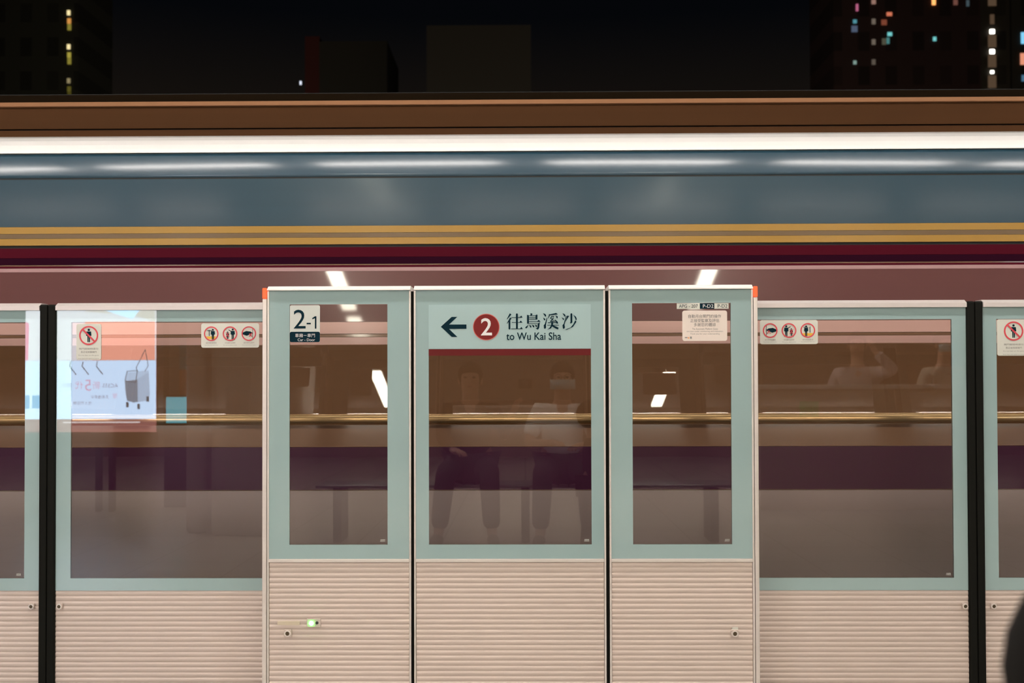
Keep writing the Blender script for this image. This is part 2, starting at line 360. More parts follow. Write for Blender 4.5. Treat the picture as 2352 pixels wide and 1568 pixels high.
# --- stickers of the sliding leaves
def walker(m, cx, cz, h, y, lean=0):
    """standing human pictogram"""
    m.disc(cx, cz+h*.42, h*.085, y-.0006, y)
    m.poly([(cx-h*.17, cz+h*.30), (cx+h*.17, cz+h*.30), (cx+h*.20, cz-h*.02), (cx+h*.13, cz-h*.02), (cx+h*.10, cz-h*.05), (cx-h*.10, cz-h*.05), (cx-h*.13, cz-h*.02), (cx-h*.20, cz-h*.02)], y-.0006, y)
    m.poly([(cx-h*.10, cz-h*.05), (cx-h*.01, cz-h*.05), (cx-h*.02, cz-h*.5), (cx-h*.09, cz-h*.5)], y-.0006, y)
    m.poly([(cx+h*.01, cz-h*.05), (cx+h*.10, cz-h*.05), (cx+h*.09, cz-h*.5), (cx+h*.02, cz-h*.5)], y-.0006, y)
def sticker3(parent, px0, px1, py0, py1, y, order):
    x0, x1, z0, z1 = X_(px0, y), X_(px1, y), Z_(py1, y), Z_(py0, y); w = x1-x0
    s = MB().poly(rrect(x0, x1, z0, z1, .008), y-.002, y-.0006).obj('warning_sticker', M_stk, parent)
    for k, kind in enumerate(order):
        cx = x0 + w*(.175, .5, .825)[k]; cz = z1 - .039; r = .0275
        sg = 1 if order[0] == 'line' else -1
        MB().ring(cx, cz, r-.0045, r, y-.0034, y-.0028).obj('red_circle', M_ring, s)
        pm = MB()
        if kind == 'line':
            MB().poly([(cx-sg*.021, cz-.010), (cx+sg*.020, cz-.010), (cx+sg*.012, cz-.020), (cx-sg*.012, cz-.020)], y-.0024, y-.002).obj('yellow_line', M_yel, s)
            walker(pm, cx+sg*.006, cz-.002, .040, y-.0025)
            pm.box(cx-sg*.008-.0012, cx-sg*.008+.0012, y-.0031, y-.0025, cz-.008, cz+.014); pm.box(cx-.016, cx+.002, y-.0031, y-.0025, cz+.011, cz+.013)
        elif kind == 'child':
            walker(pm, cx+sg*.010, cz-.002, .042, y-.0025)
            pm.poly([(cx+sg*.004, cz+.010), (cx+sg*.006, cz+.006), (cx-sg*.006, cz+.013), (cx-sg*.006, cz+.016)], y-.0031, y-.0025)
            walker(pm, cx-sg*.009, cz-.006, .028, y-.0025); pm.box(cx-.018, cx+.018, y-.0031, y-.0025, cz-.0235, cz-.0225)
            r1 = MB(); r1.poly([(cx-sg*.016, cz-.012), (cx-sg*.014, cz-.014), (cx-sg*.002, cz+.004), (cx-sg*.004, cz+.005)], y-.0038, y-.0032)
            r1.poly([(cx-sg*.002, cz-.012), (cx-sg*.004, cz-.014), (cx-sg*.016, cz+.004), (cx-sg*.014, cz+.005)], y-.0038, y-.0032); r1.obj('red_cross', M_ring, s)
        else:
            pm.poly([(cx-sg*.023, cz+.004), (cx-sg*.010, cz+.010), (cx+sg*.006, cz+.008), (cx+sg*.015, cz+.003), (cx+sg*.012, cz-.001), (cx+sg*.004, cz-.003), (cx-sg*.008, cz-.008), (cx-sg*.023, cz-.003)], y-.0031, y-.0025)
            pm.box(cx+sg*.014-.0007, cx+sg*.014+.0007, y-.0031, y-.0025, cz-.020, cz+.020)
            r1 = MB(); r1.poly([(cx, cz-.011), (cx+.003, cz-.012), (cx+sg*.010+.003, cz+.002), (cx+sg*.010, cz+.003)], y-.0038, y-.0032)
            r1.poly([(cx+sg*.013, cz-.011), (cx+sg*.010, cz-.012), (cx+sg*.001, cz-.001), (cx+sg*.003, cz+.001)], y-.0038, y-.0032); r1.obj('red_cross', M_ring, s)
        pm.obj('pictogram', M_navy, s)
        cap_ = {'line': ('請勿越過黃線', 'Stand behind the yellow line'), 'child': ('切勿讓兒童攀爬', 'Do not let children climb'), 'hand': ('請勿伸手出閘門', 'Keep hands inside the gates')}[kind]
        text(cap_[0], cx, cz-.0345, y-.0026, .0058, M_grey, s, width=.040); text(cap_[1], cx, cz-.043, y-.0026, .0034, M_grey, s, width=.050)
    return s
def sticker1(parent, px0, px1, py0, py1, y):
    x0, x1, z0, z1 = X_(px0, y), X_(px1, y), Z_(py1, y), Z_(py0, y)
    s = MB().poly(rrect(x0, x1, z0, z1, .008), y-.002, y-.0006).obj('warning_sticker', M_stk, parent)
    cx = x0 + .6*(.107); cz = z1 - .044; cx = (x0+x1)/2 + .0
    MB().ring(cx, cz, .0305, .036, y-.0034, y-.0028).obj('red_circle', M_ring, s)
    pm = MB(); walker(pm, cx, cz, .050, y-.0022); pm.obj('pictogram', M_navy, s)
    d = .0325*.7071; w = .0022
    MB().poly([(cx-d-w, cz+d-w), (cx-d+w, cz+d+w), (cx+d+w, cz-d+w), (cx+d-w, cz-d-w)], y-.0036, y-.003).obj('red_slash', M_ring, s)
    for q, (tx, hh, ww) in enumerate((('閘門關閉時請勿', .0075, .072), ('靠近或倚靠閘門', .0075, .060), ('Do not lean on the gates', .0052, .078), ('Keep clear when gates are closing', .0045, .080))):
        text(tx, cx, cz-.050-q*.0125, y-.0026, hh, M_grey, s, width=ww)
    return s

# ------------------------------------------------------------------ sliding leaves
zlt = 1.447
def leaf(label, xa, xb, pxc0, pxc1, seal_side, lockx=None):
    """xa, xb: outer edges including the rubber seal"""
    t = thing('sliding_gate', label, 'sliding gate', ((xa+xb)/2, L, 0), group='sliding gate leaves')
    sw = .0305
    x0, x1 = (xa+sw, xb) if seal_side < 0 else (xa, xb-sw)
    cap(x0, x1, zlt, L, .06, M_capl, t, .016)
    b1t, b0t = Z_(708.5, L), Z_(1355.5, L)
    c0, c1, zc0, zc1 = X_(pxc0, L), X_(pxc1, L), Z_(1327, L), Z_(736, L)
    border(x0, x1, b0t, b1t, c0, c1, zc0, zc1, L, L+.010).obj('frosted_border', M_frit, t)
    pane(c0, min(c1, x1) if seal_side < 0 else c1, zc0, zc1, L+.0003, t)
    MB().box(x0, x1, L, L+.012, b1t, b1t+.004).obj('gasket', M_gap, t)
    fluted(x0, x1, .004, b0t-.001, L+.004).obj('fluted_panel', M_flute, t)
    e0, e1 = (xa, xa+sw) if seal_side < 0 else (xb-sw, xb)
    MB().box(e0+.0006, e1-.0006, L-.012, L+.05, .004, zlt-.006).obj('rubber_edge', M_black, t, .006)
    if lockx is not None: lock(t, X_(lockx, L), Z_(1391, L), L, .011, .0088)
    maker_mark(t, c1-.02, zc0+.014, L)
    return t
sl, sr = X_(110.5, L), X_(2239.5, L)
t = leaf('sliding gate leaf at the far left edge, cut off by the frame', sl-.85, sl, -310, 57, 1, 76); settle(t)
t = leaf('sliding gate leaf with suitcase advert reflected in its glass', sl, sl+.85, 163, 640, -1, 140)
sticker1(t, 175, 232, 740, 823, L); sticker3(t, 462, 595, 740, 796, L, ('line', 'child', 'hand')); settle(t)
t = leaf('sliding gate leaf right of the notice card panel, with its three-circle sticker', sr-.85, sr, 1712, 2188, 1, 2211)
sticker3(t, 1747, 1880, 737, 792, L, ('hand', 'child', 'line')); settle(t)
t = leaf('sliding gate leaf at the far right edge with the single crossed-out person sticker', sr, sr+.85, 2291, 2660, -1, 2276)
sticker1(t, 2292, 2368, 737, 820, L); settle(t)

# ------------------------------------------------------------------ train
TY = 4.5
def tz(py): return Z_(py, TY)
def bodymat(n, c, r=.35, coat=.12, cr=.12, metal=0.): return mat(n, c, r, metal, spec=.25, coat=coat, coat_r=cr, noise=.05, scale=1.5, stretch=(.15, 1, 14))
M_teal = bodymat('train_teal', (.022, .055, .078)); M_gold = bodymat('train_gold', (.36, .20, .035)); M_gold2 = bodymat('train_gold_dull', (.15, .095, .045))
M_maroon = mat('train_maroon', (.07, .002, .010), .8, spec=.1); M_mag = bodymat('train_purple', (.065, .013, .045)); M_silver = bodymat('train_silver', (.37, .30, .29), .35, .3)
M_roofw = bodymat('train_white_shoulder', (.93, .91, .88), .3, .5, .1); M_mauve = bodymat('train_mauve', (.12, .045, .042), .3, .6, .04)
M_strip = bodymat('train_pink_trim', (.58, .36, .32), .3); M_bronze = bodymat('train_bronze', (.19, .10, .055), .3, .5, .08)
M_roof = mat('train_roof_brown', (.075, .032, .012), .8, spec=.1, noise=.15, scale=2, stretch=(.1, 1, 10)); M_tan = mat('train_roof_tan', (.34, .165, .08), .7, spec=.2)
XT0, XT1 = -12., 12.
train = thing('passenger_train', 'passenger train with teal and gold bands standing behind the platform gates', 'train', (0, 6, -1.0))
tilt = .158
zbase = tz(1125)
def yt(z): return TY + max(0, (z - tz(1025))) * tilt if z < tz(600) else TY + (tz(600)-tz(1025))*tilt
def zt_(py):
    """height on the inclined side for a photograph row"""
    z = tz(py)
    for _ in range(6): z = Z_(py, yt(z))
    return z
def band(name, pa, pb, m, out=0., lab=None):
    za, zb_ = zt_(pb), zt_(pa)
    o = MB().ext_x([(yt(za)-out, za), (yt(zb_)-out, zb_), (yt(zb_)+.04, zb_), (yt(za)+.04, za)], XT0, XT1).obj(name, m, train)
    if lab: o['label'] = lab
    return o
band('cantrail_panel', 407, 516, M_teal, lab='blue-teal body band')
band('gutter_line', 402, 406.5, M_gap, -.004)
band('gold_stripe', 516.5, 532, M_gold, .001); band('gold_stripe', 532.5, 543, M_gold2, 0.); band('gold_stripe', 543.5, 559, M_gold, .001)
band('shadow_groove', 559.5, 565, M_gap, -.006)
band('maroon_stripe', 565.5, 588, M_maroon); band('maroon_stripe', 588.5, 604, mat('train_plum', (.022, .002, .010), .85, spec=.05), 0.)
band('window_head_trim', 604.5, 607, M_bronze, .0); band('window_head_trim', 612, 620.5, mat('ledge_pink', (.36, .20, .20), .5), .001, 'pink-white ledge over the windows')
band('transom_panel', 620.5, 737, M_mauve, 0., 'glossy mauve panel over the windows')
band('transom_panel', 607.5, 611.5, M_maroon, 0.)
band('window_trim', 738, 765, M_strip, .004); band('window_trim', 766, 772, M_bronze, .002); band('window_trim', 773, 790, M_strip, .004)
band('sill', 975, 1024, M_bronze, .0)
band('purple_stripe', 1026, 1124, M_mag)
zc, ya = zt_(962), yt(zt_(962))
prof = [(ya+.02, zc-.022)] + [(ya - .022*math.sin(math.radians(a)), zc - .022*math.cos(math.radians(a))) for a in range(0, 181, 15)] + [(ya+.02, zc+.022)]
o = MB().ext_x(prof, XT0, XT1).obj('glint_moulding', mat('glint_gold', (.62, .42, .20), .22, .7, coat=.5), train)  # convex gold moulding added to catch the lamps as a bright streak
o = MB().ext_x([(TY, -.75), (TY, zbase-.002), (TY+.04, zbase-.002), (TY+.04, -.75)], XT0, XT1).obj('lower_body', M_silver, train)
o = MB().ext_x([(TY+.12, -1.0), (TY+.12, -.76), (TY+2.8, -.76), (TY+2.8, -1.0)], XT0, XT1).obj('underframe', M_dark, train)
# roof shoulder
yc = yt(zt_(402))
prof = [(yc, Z_(402, yc))]; nsh = 10
for q in range(1, nsh+1):
    th = math.radians(6.5 + 14*(q-.5)/nsh); p = 402 - 56*q/nsh
    y0_, z0_ = prof[-1]; dz = 56/nsh/FPX*y0_; prof.append((y0_ + dz*math.tan(th), z0_ + dz))
ysh = prof[-1][0] - yc
back = [(y+.03, z-.02) for y, z in prof[::-1]]
MB().ext_x(prof+back, XT0, XT1).obj('roof_shoulder', bodymat('train_shoulder', (.022, .06, .09), .4, 1., .19), train, smooth=True)
sh2 = [(346, ysh+.002), (338, ysh+.014), (328, ysh+.034), (318, ysh+.066), (311, ysh+.105), (308, ysh+.16)]
prof2 = [(yc+d, Z_(p, yc+d)) for p, d in sh2]
yl, zl = prof2[-1]
prof2 += [(yl+.5, zl+.04), (yl+1.3, zl+.08), (yl+2.1, zl+.04), (yl+2.6, zl-.15), (yl+2.6, zl-.2), (yl+.3, zl-.03), (yc+.14, Z_(346, yc+ysh)-.01)]
MB().ext_x(prof2, XT0, XT1).obj('roof', M_roofw, train)
# roof fairing
FY = yc + .45
def fz(p): return Z_(p, FY)
for (pa, pb, m, out, nm) in ((296, 309, M_roof, .02, 'fairing_foot'), (290, 296, M_gap, -.02, 'fairing_groove'), (241, 290, M_roof, 0, 'roof_fairing'), (231, 240.5, M_tan, .02, 'fairing_rail'), (208, 231, mat('fairing_dark', (.012, .007, .003), .9, spec=.05), -.03, 'fairing_top'), (204, 208, M_gap, -.05, 'fairing_top')):
    MB().box(XT0+1, XT1-1, FY-out, FY+1.4, fz(pb) - (.02 if pb == 309 else 0), fz(pa)).obj(nm, m, train)
# window panes and interior
w0, w1 = zt_(974), zt_(791)
def tpane(xa, xb, z0, z1):
    b = bmesh.new(); v = [b.verts.new(p) for p in ((xa, yt(z0)+.002, z0), (xb, yt(z0)+.002, z0), (xb, yt(z1)+.002, z1), (xa, yt(z1)+.002, z1))]; b.faces.new(v)
    me = bpy.data.meshes.new('window'); b.to_mesh(me); b.free(); me.materials.append(M_tglass)
    o = bpy.data.objects.new('window', me); COL.objects.link(o); o.parent = train; return o
xm = X_(947, 4.62); pitch = X_(2239, 4.62) - xm
xs = [xm + k*pitch for k in range(-4, 4)]
for xa in xs: tpane(xa+.004, xa+pitch-.004, w0, w1)
for xa in xs:
    MB().ext_x([(yt(w0)-.0005, w0), (yt(w1)-.0005, w1), (yt(w1)+.05, w1), (yt(w0)+.05, w0)], xa-.004, xa+.004).obj('window_mullion', mat('mullion_brown', (.06, .04, .03), .4), train)
MB().box(XT0, XT1, 7.1, 7.14, -.7, 2.0).obj('interior_wall', mat('interior_brown', (.34, .24, .17), .6), train)
MB().box(XT0, XT1, TY+.1, 7.1, .0, .04).obj('interior_floor', mat('interior_floor', (.12, .10, .09), .5), train)
MB().box(XT0, XT1, TY+.15, 7.1, 1.98, 2.02).obj('interior_ceiling', mat('interior_ceiling', (.5, .42, .36), .6), train)
MB().box(XT0+1, XT1-1, 5.7, 5.9, 1.955, 1.975).obj('interior_lamp', emis('train_lamp', (1, .72, .45), TRAIN_IN), train)
MB().box(XT0+1, XT1-1, 6.55, 7.05, .38, .46).obj('interior_seat', M_maroon, train)
settle(train)

# ------------------------------------------------------------------ night background
def facade(col, k):
    m = bpy.data.materials.new('facade'); m.use_nodes = True; n = m.node_tree; p = n.nodes['Principled BSDF']
    t = n.nodes.new('ShaderNodeTexCoord'); mp = n.nodes.new('ShaderNodeMapping'); mp.inputs['Rotation'].default_value = (math.pi/2, 0, 0)
    b = n.nodes.new('ShaderNodeTexBrick'); b.offset = 0
    b.inputs['Color1'].default_value = (*[c*.35 for c in col], 1); b.inputs['Color2'].default_value = (*[c*.7 for c in col], 1); b.inputs['Mortar'].default_value = (*col, 1)
    b.inputs['Scale'].default_value = 1.; b.inputs['Brick Width'].default_value = 1.5; b.inputs['Row Height'].default_value = 1.9; b.inputs['Mortar Size'].default_value = .45
    n.links.new(t.outputs['Object'], mp.inputs[0]); n.links.new(mp.outputs[0], b.inputs[0]); n.links.new(b.outputs[0], p.inputs['Base Color']); p.inputs['Roughness'].default_value = .9
    return m
def tower(label, pxa, pxb, py, Y, col, wins, depth=5, plain=False):
    xa, xb, zt2 = X_(pxa, Y), X_(pxb, Y), Z_(py, Y)
    t = thing('tower_block', label, 'building', ((xa+xb)/2, Y+depth/2, -1.15), group=None)
    MB().box(xa, xb, Y, Y+depth, -1.15, zt2).obj('facade', mat('plain_facade_%d' % pxa, col, .9) if plain else facade(col, pxa), t)
    for (px, py_, wp, hp, c, s_) in wins:
        x, z = PX(px, py_, Y)
        sx_, sz_ = wp/FPX*Y/2, hp/FPX*Y/2
        MB().box(x-sx_, x+sx_, Y-.08, Y-.02, z-sz_, z+sz_).obj('lit_window', emis('win_%02d%02d%02d_%d' % (int(c[0]*99), int(c[1]*99), int(c[2]*99), int(s_*100)), c, s_), t)
    settle(t); return t
Yw = (.95, .78, .40); Yo = (.8, .35, .08); Yg = (.45, .38, .06)
wl = []
for by in (30, 108, 186):
    f_ = 1 if by < 180 else .25
    wl += [(158.5, by, 7, 11, Yw, .55*f_), (159.5, by+19, 8, 12, Yo if by < 50 else Yg, .4*f_), (160, by+33, 8, 14, Yg, .25*f_)]
tower('dark tower block at far left with one column of yellow windows', -60, 176, -400, 60, (.04, .042, .032), wl)
tower('low dim block behind the train with a red-brown gable', 700, 733, 80, 56, (.06, .010, .010), [], plain=True)
tower('pitched dim block left of the flat-topped one', 733, 890, 92, 56, (.022, .021, .018), [(691, 191, 4, 8, (.8, .85, 1), .6)], plain=True)
tower('flat-topped grey block above the train near the middle', 981, 1222, 57, 52, (.034, .031, .026), [], plain=True)
B, T, R_, Bei = (.10, .35, .42), (.15, .5, .5), (.8, .22, .12), (.4, .32, .25)
wins = [(1968, 18, 5, 16, (.6, .15, .28), .4), (1963, 50, 8, 8, B, .4), (1962, 67, 13, 14, (.12, .16, .25), .3), (2006, 5, 9, 10, (.5, .28, .22), .3), (2006, 50, 8, 12, Bei, .18), (2006, 97, 8, 12, Bei, .18), (2006, 143, 8, 12, Bei, .12),
        (2042, 33, 12, 8, R_, .4), (2030, 52, 12, 12, R_, .12), (2043, 79, 10, 8, T, .6), (2039, 94, 6, 14, T, .2), (2030, 96, 9, 14, (.3, .3, .2), .12), (2144, 4, 8, 16, (1, .4, .12), .8), (2146, 90, 7, 9, T, .6), (2194, 6, 9, 12, (.5, .2, .15), .15),
        (1963, 144, 7, 8, (.3, .45, .4), .35), (2222, 8, 6, 14, (.2, .3, .35), .12)]
tower('tall dark tower block at upper right with scattered coloured windows', 1922, 2262, -200, 60, (.045, .022, .022), wins)
wins = [(2278, y, 7 if y > 130 else 10, 6 if y > 130 else 9, (1, .95, .85), 3.) for y in (73, 119, 166, 211, 256)] + [(2278, y, 18, 28, (.35, .22, .13), .12) for y in (0, 95, 141, 188)] + [(2278, 45, 9, 22, (.4, .25, .15), .1)]
tower('stairwell tower at upper right with a column of white lamps', 2262, 2330, -200, 60, (.045, .038, .028), wins)
tower('tower block cut off by the right edge of the photograph', 2334, 2500, -200, 60, (.04, .036, .03), [(2349, 88, 9, 26, (.2, .55, .8), .6), (2348, 136, 10, 26, (.8, .3, .18), .5), (2350, 180, 8, 14, (.1, .25, .4), .3)])

fl = bpy.data.lights.new('facade_fill', 'AREA'); fl.energy = 900; fl.size = 40; fl.size_y = 2; fl.shape = 'RECTANGLE'; fl.color = (1, .82, .6)  # fill light added out of view to lift the dark tower facades
flo = bpy.data.objects.new('facade_fill', fl); COL.objects.link(flo); flo.location = (0, 36, -.9); flo.rotation_euler = (math.radians(115), 0, 0)

# ------------------------------------------------------------------ platform lamps
def lamp(x, y, rz, m, lab, grp, ln=1.2, w=.045):
    t = thing('tube_light', lab, 'lamp', (x, y, 3.12), rz, grp)
    MB().box(-ln/2-.03, ln/2+.03, -.06, .06, -.06, 0).obj('housing', mat('lamp_housing', (.7, .7, .68), .4), t, .005)
    MB().box(-ln/2, ln/2, -w, w, -.085, -.061).obj('diffuser', m, t, .004)
    return t
k = 0
proto = None
def copy_tree(o, parent=None):
    c = o.copy(); COL.objects.link(c)
    if parent: c.parent = parent
    for ch in o.children: copy_tree(ch, c)
    return c
def lamps(pts, rz, m, lab, grp, **kw):
    p = lamp(pts[0][0], pts[0][1], rz, m, lab, grp, **kw)
    for x, y in pts[1:]:
        c = copy_tree(p); c.location = (x, y, 3.12)
lamps([(-6.93+1.54*i, 3.45) for i in range(10)], 0, M_tube, 'ceiling tube light in the row along the platform edge', 'edge row tube lights')
lamps([(-1.43, 1.2), (-1.43, -.15), (-1.43, -1.55), (1.38, 1.2), (1.38, -1.55)], math.pi/2, M_tubec, 'ceiling tube light running square to the gates', 'cross tube lights', ln=1.14, w=.055)
lamps([(-6.81+1.67*i, -2.5) for i in range(9)] + [(-4.5+3*i, -6) for i in range(4)], 0, M_tubeb, 'ceiling tube light over the back of the platform', 'rear tube lights', ln=1.3, w=.06)
# ------------------------------------------------------------------ people and furniture of the platform (in the reflections)
def skin_obj(name, verts, edges, m, parent, sub=2):
    """verts: (x, y, z, r) or (x, y, z, rx, ry); one continuous skinned surface"""
    bm = bmesh.new(); lay = bm.verts.layers.skin.verify(); vs = []
    for i, v in enumerate(verts):
        b = bm.verts.new(v[:3]); r = v[3:] if len(v) > 4 else (v[3], v[3]); b[lay].radius = r; b[lay].use_root = (i == 0); vs.append(b)
    for a, b in edges: bm.edges.new((vs[a], vs[b]))
    me = bpy.data.meshes.new(name); bm.to_mesh(me); bm.free(); me.materials.append(m)
    for f in me.polygons: f.use_smooth = True
    o = bpy.data.objects.new(name, me); COL.objects.link(o); o.parent = parent
    k = o.modifiers.new('skin', 'SKIN'); k.use_smooth_shade = True
    if sub: o.modifiers.new('sub', 'SUBSURF').levels = sub; o.modifiers['sub'].render_levels = sub
    return o
def lerp(a, b, t): return tuple(a[i]+(b[i]-a[i])*t for i in range(3))
M_skin = mat('skin', (.52, .29, .20), .5, noise=.05); M_hair = mat('black_hair', (.006, .005, .005), .8, spec=.15, noise=.3, scale=60)
M_shoe = mat('shoe', (.05, .05, .05), .6)
def human(name, label, loc, rz, J, m_top, m_low, sc=1., mask=None, grp=None, long_sleeve=False, glasses=False, cat='person', hr=.098, m_shoe=None, cap_hair=1.):
    """J: dict of joints in metres; the figure faces +Y"""
    t = thing(name, label, cat, loc, rz, grp)
    V = []; E = []
    def v(p, *r): V.append((*[c*sc for c in p], *[c*sc for c in r])); return len(V)-1
    def e(a, b): E.append((a, b)); return b
    pel = v(J['pelvis'], .15, .11); sp = e(pel, v(lerp(J['pelvis'], J['chest'], .5), .135, .10)); ch = e(sp, v(J['chest'], .155, .11))
    nk = e(ch, v(J['neck'], .055)); hd = J['head']
    jw = e(nk, v((hd[0], hd[1]+.012, hd[2]-.07), hr*.66, hr*.72)); hm = e(jw, v(hd, hr*.80, hr*.98)); ht = e(hm, v((hd[0], hd[1]-.008, hd[2]+.075), hr*.62, hr*.78))
    arms = []
    for s in ('l', 'r'):
        sh, el, wr, hn = J['sh'+s], J['el'+s], J['wr'+s], J['ha'+s]
        a = e(ch, v(sh, .056)); b = e(a, v(lerp(sh, el, .5), .047)); b = e(b, v(el, .040)); b2 = e(b, v(lerp(el, wr, .5), .036)); c = e(b2, v(wr, .025, .03))
        d = Vector(hn) - Vector(wr); d.normalize(); side = d.cross(Vector((0, 0, 1)))
        if side.length < .1: side = Vector((1, 0, 0))
        side.normalize(); up = side.cross(d); p0 = Vector(wr) + d*.055
        palm = e(c, v(tuple(p0), .030, .018))
        for k, (o_, ln) in enumerate(((-.027, .062), (-.009, .075), (.009, .070), (.026, .055))):
            r0 = p0 + side*o_ + d*.035; r1 = r0 + d*ln*.55 - up*.008; r2 = r0 + d*ln*.9 - up*.028
            f = e(palm, v(tuple(r0), .0088)); f = e(f, v(tuple(r1), .0080)); e(f, v(tuple(r2), .0070))
        sd = 1 if s == 'l' else -1
        th = p0 + side*(-.034*sd) + d*.002; f = e(palm, v(tuple(th), .010)); e(f, v(tuple(th + side*(-.014*sd) + d*.030), .0085))
        hip, kn, an, toe = J['hp'+s], J['kn'+s], J['an'+s], J['to'+s]
        h = e(pel, v(hip, .085)); h = e(h, v(lerp(hip, kn, .5), .075)); h = e(h, v(kn, .056)); h = e(h, v(lerp(kn, an, .4), .052)); h = e(h, v(an, .036)); e(h, v(toe, .030, .022))
    skin_obj('body', V, E, M_skin, t)
    # clothes: shells that follow the same joints
    def shell(nm, chain_sets, m, g):
        VV = []; EE = []
        for ch_ in chain_sets:
            prev = None
            for item in ch_:
                if isinstance(item, int): prev = item; continue
                p, r = item; VV.append((*[c*sc for c in p], *[(c+g)*sc for c in (r if isinstance(r, tuple) else (r,))]))
                if prev is not None: EE.append((prev, len(VV)-1))
                prev = len(VV)-1
        return skin_obj(nm, VV, EE, m, t)
    top = [[(J['pelvis'], (.155, .115)), (lerp(J['pelvis'], J['chest'], .5), (.145, .11)), (J['chest'], (.165, .118)), (lerp(J['chest'], J['neck'], .75), (.075, .065))]]
    for s in ('l', 'r'):
        sh, el, wr = J['sh'+s], J['el'+s], J['wr'+s]
        c = [2, (sh, .063), (lerp(sh, el, .55), .058)]
        if long_sleeve: c += [(el, .050), (lerp(el, wr, .5), .045), (lerp(el, wr, .95), .038)]
        else: c += [(lerp(sh, el, .8), .056)]
        top.append(c)
    shell('shirt', top, m_top, .008)
    low = [[(J['pelvis'], (.158, .118))]]
    for s in ('l', 'r'):
        hip, kn, an = J['hp'+s], J['kn'+s], J['an'+s]
        low.append([0, (hip, .092), (lerp(hip, kn, .5), .085), (kn, .068), (lerp(kn, an, .5), .062), (lerp(kn, an, .93), .054)])
    shell('trousers', low, m_low, .008)
    for s in ('l', 'r'):
        an, toe = J['an'+s], J['to'+s]
        skin_obj('shoe', [(*[c*sc for c in (an[0], an[1]-.03, an[2]-.04)], .042*sc), (*[c*sc for c in lerp(an, toe, .5)], .044*sc), (*[c*sc for c in toe], .042*sc, .03*sc)], [(0, 1), (1, 2)], m_shoe or M_shoe, t)
    h = [c*sc for c in hd]; r = hr*sc
    hb = MB(); hb.ball((h[0], h[1]-.02*sc, h[2]+.028*sc), r*1.02, (.92, 1.1, 1.02)); 
    o = hb.obj('hair', M_hair, t, smooth=True)
    # shape the hair: open it over the face
    for vv in o.data.vertices:
        c = vv.co
        if c.y > h[1]+.035*sc and c.z < h[2]+.045*sc: c.y = h[1]+.015*sc
        if c.z < h[2]-.05*sc*cap_hair: c.z = h[2]-.05*sc*cap_hair
    for s in (-1, 1):
        MB().ball((h[0]+s*r*.84, h[1]-.004*sc, h[2]-.012*sc), .022*sc, (.45, .8, 1.3), 10, 8).obj('ear', M_skin, t, smooth=True)
        MB().ball((h[0]+s*.031*sc, h[1]+r*.86, h[2]+.012*sc), .0095*sc, (1.4, .6, .8), 10, 8).obj('eye', M_black, t, smooth=True)
    MB().ball((h[0], h[1]+r*.98, h[2]-.018*sc), .013*sc, (.8, 1.0, 1.5), 10, 8).obj('nose', M_skin, t, smooth=True)
    if mask:
        mb_ = MB(); n = 9
        rows = [[(h[0]+r*1.0*math.sin(a), h[1]+.012*sc+r*1.08*math.cos(a), z) for a in [math.radians(-68+136*i/(n-1)) for i in range(n)]] for z in (h[2]-.004*sc, h[2]-.035*sc, h[2]-.075*sc)]
        vs = [[mb_.b.verts.new(p) for p in rr] for rr in rows]
        for i in range(2):
            for j in range(n-1): mb_.b.faces.new((vs[i][j], vs[i+1][j], vs[i+1][j+1], vs[i][j+1]))
        o = mb_.obj('face_mask', mask, t, smooth=True); k = o.modifiers.new('s', 'SOLIDIFY'); k.thickness = .003*sc
    else:
        MB().ball((h[0], h[1]+r*.86, h[2]-.052*sc), .016*sc, (1.4, .5, .4), 10, 8).obj('mouth', mat('lip', (.35, .12, .10), .5), t, smooth=True)
    if glasses:
        g = MB()
        for s in (-1, 1): g.ring(h[0]+s*.034*sc, h[2]+.010*sc, .022*sc, .026*sc, h[1]+r*1.0, h[1]+r*1.04, 20)
        g.box(h[0]-.01*sc, h[0]+.01*sc, h[1]+r*1.0, h[1]+r*1.04, h[2]+.010*sc, h[2]+.014*sc); g.obj('spectacles', M_black, t)
    return t
def seated(feet=(.14, .14), wl=(.10, .30, .66), wr=(.10, .30, .66), el=None, er=None):
    J = dict(pelvis=(0, -.02, .56), chest=(0, .0, .86), neck=(0, .01, 1.02), head=(0, .03, 1.17))
    for s, k, f, w, e_ in (('l', -1, feet[0], wl, el), ('r', 1, feet[1], wr, er)):
        J['sh'+s] = (k*.175, 0, .94); J['el'+s] = e_ or (k*.25, .06, .70); J['wr'+s] = (k*w[0], w[1], w[2])
        d = (Vector(J['wr'+s]) - Vector(J['el'+s])).normalized(); J['ha'+s] = tuple(Vector(J['wr'+s]) + d*.1)
        J['hp'+s] = (k*.10, .02, .53); J['kn'+s] = (k*.15, .44, .52); J['an'+s] = (k*f, .45, .10); J['to'+s] = (k*(f+.02), .60, .045)
    return J
M_wsh = mat('white_shirt', (.8, .76, .74), .7); M_blk = mat('black_cloth', (.008, .008, .010), .95, spec=.1); M_nvy = mat('dark_trousers', (.03, .03, .04), .8)
M_mask = mat('mask_blue', (.30, .50, .55), .6)
human('person', 'seated person in white short-sleeved shirt and blue face mask on the bench', (.27, -.12, 0), 0, seated((.17, .17), (.10, .27, .72), (.12, .28, .70)), M_wsh, M_nvy, mask=M_mask, glasses=True)
J = seated((.20, .17)); J['wrr'] = (.30, .0, .90); J['elr'] = (.25, .0, .74); J['har'] = (.33, .02, .98); J['wrl'] = (.12, .2, .95); J['hal'] = (.2, .2, 1.0); J['ell'] = (-.2, .1, .75)
J['wrl'] = (-.10, .27, .66); J['hal'] = (-.05, .36, .66)
human('person', 'seated person in dark clothes left of the masked one, on the same bench', (-.40, -.16, 0), 0, J, M_blk, M_nvy, long_sleeve=True)
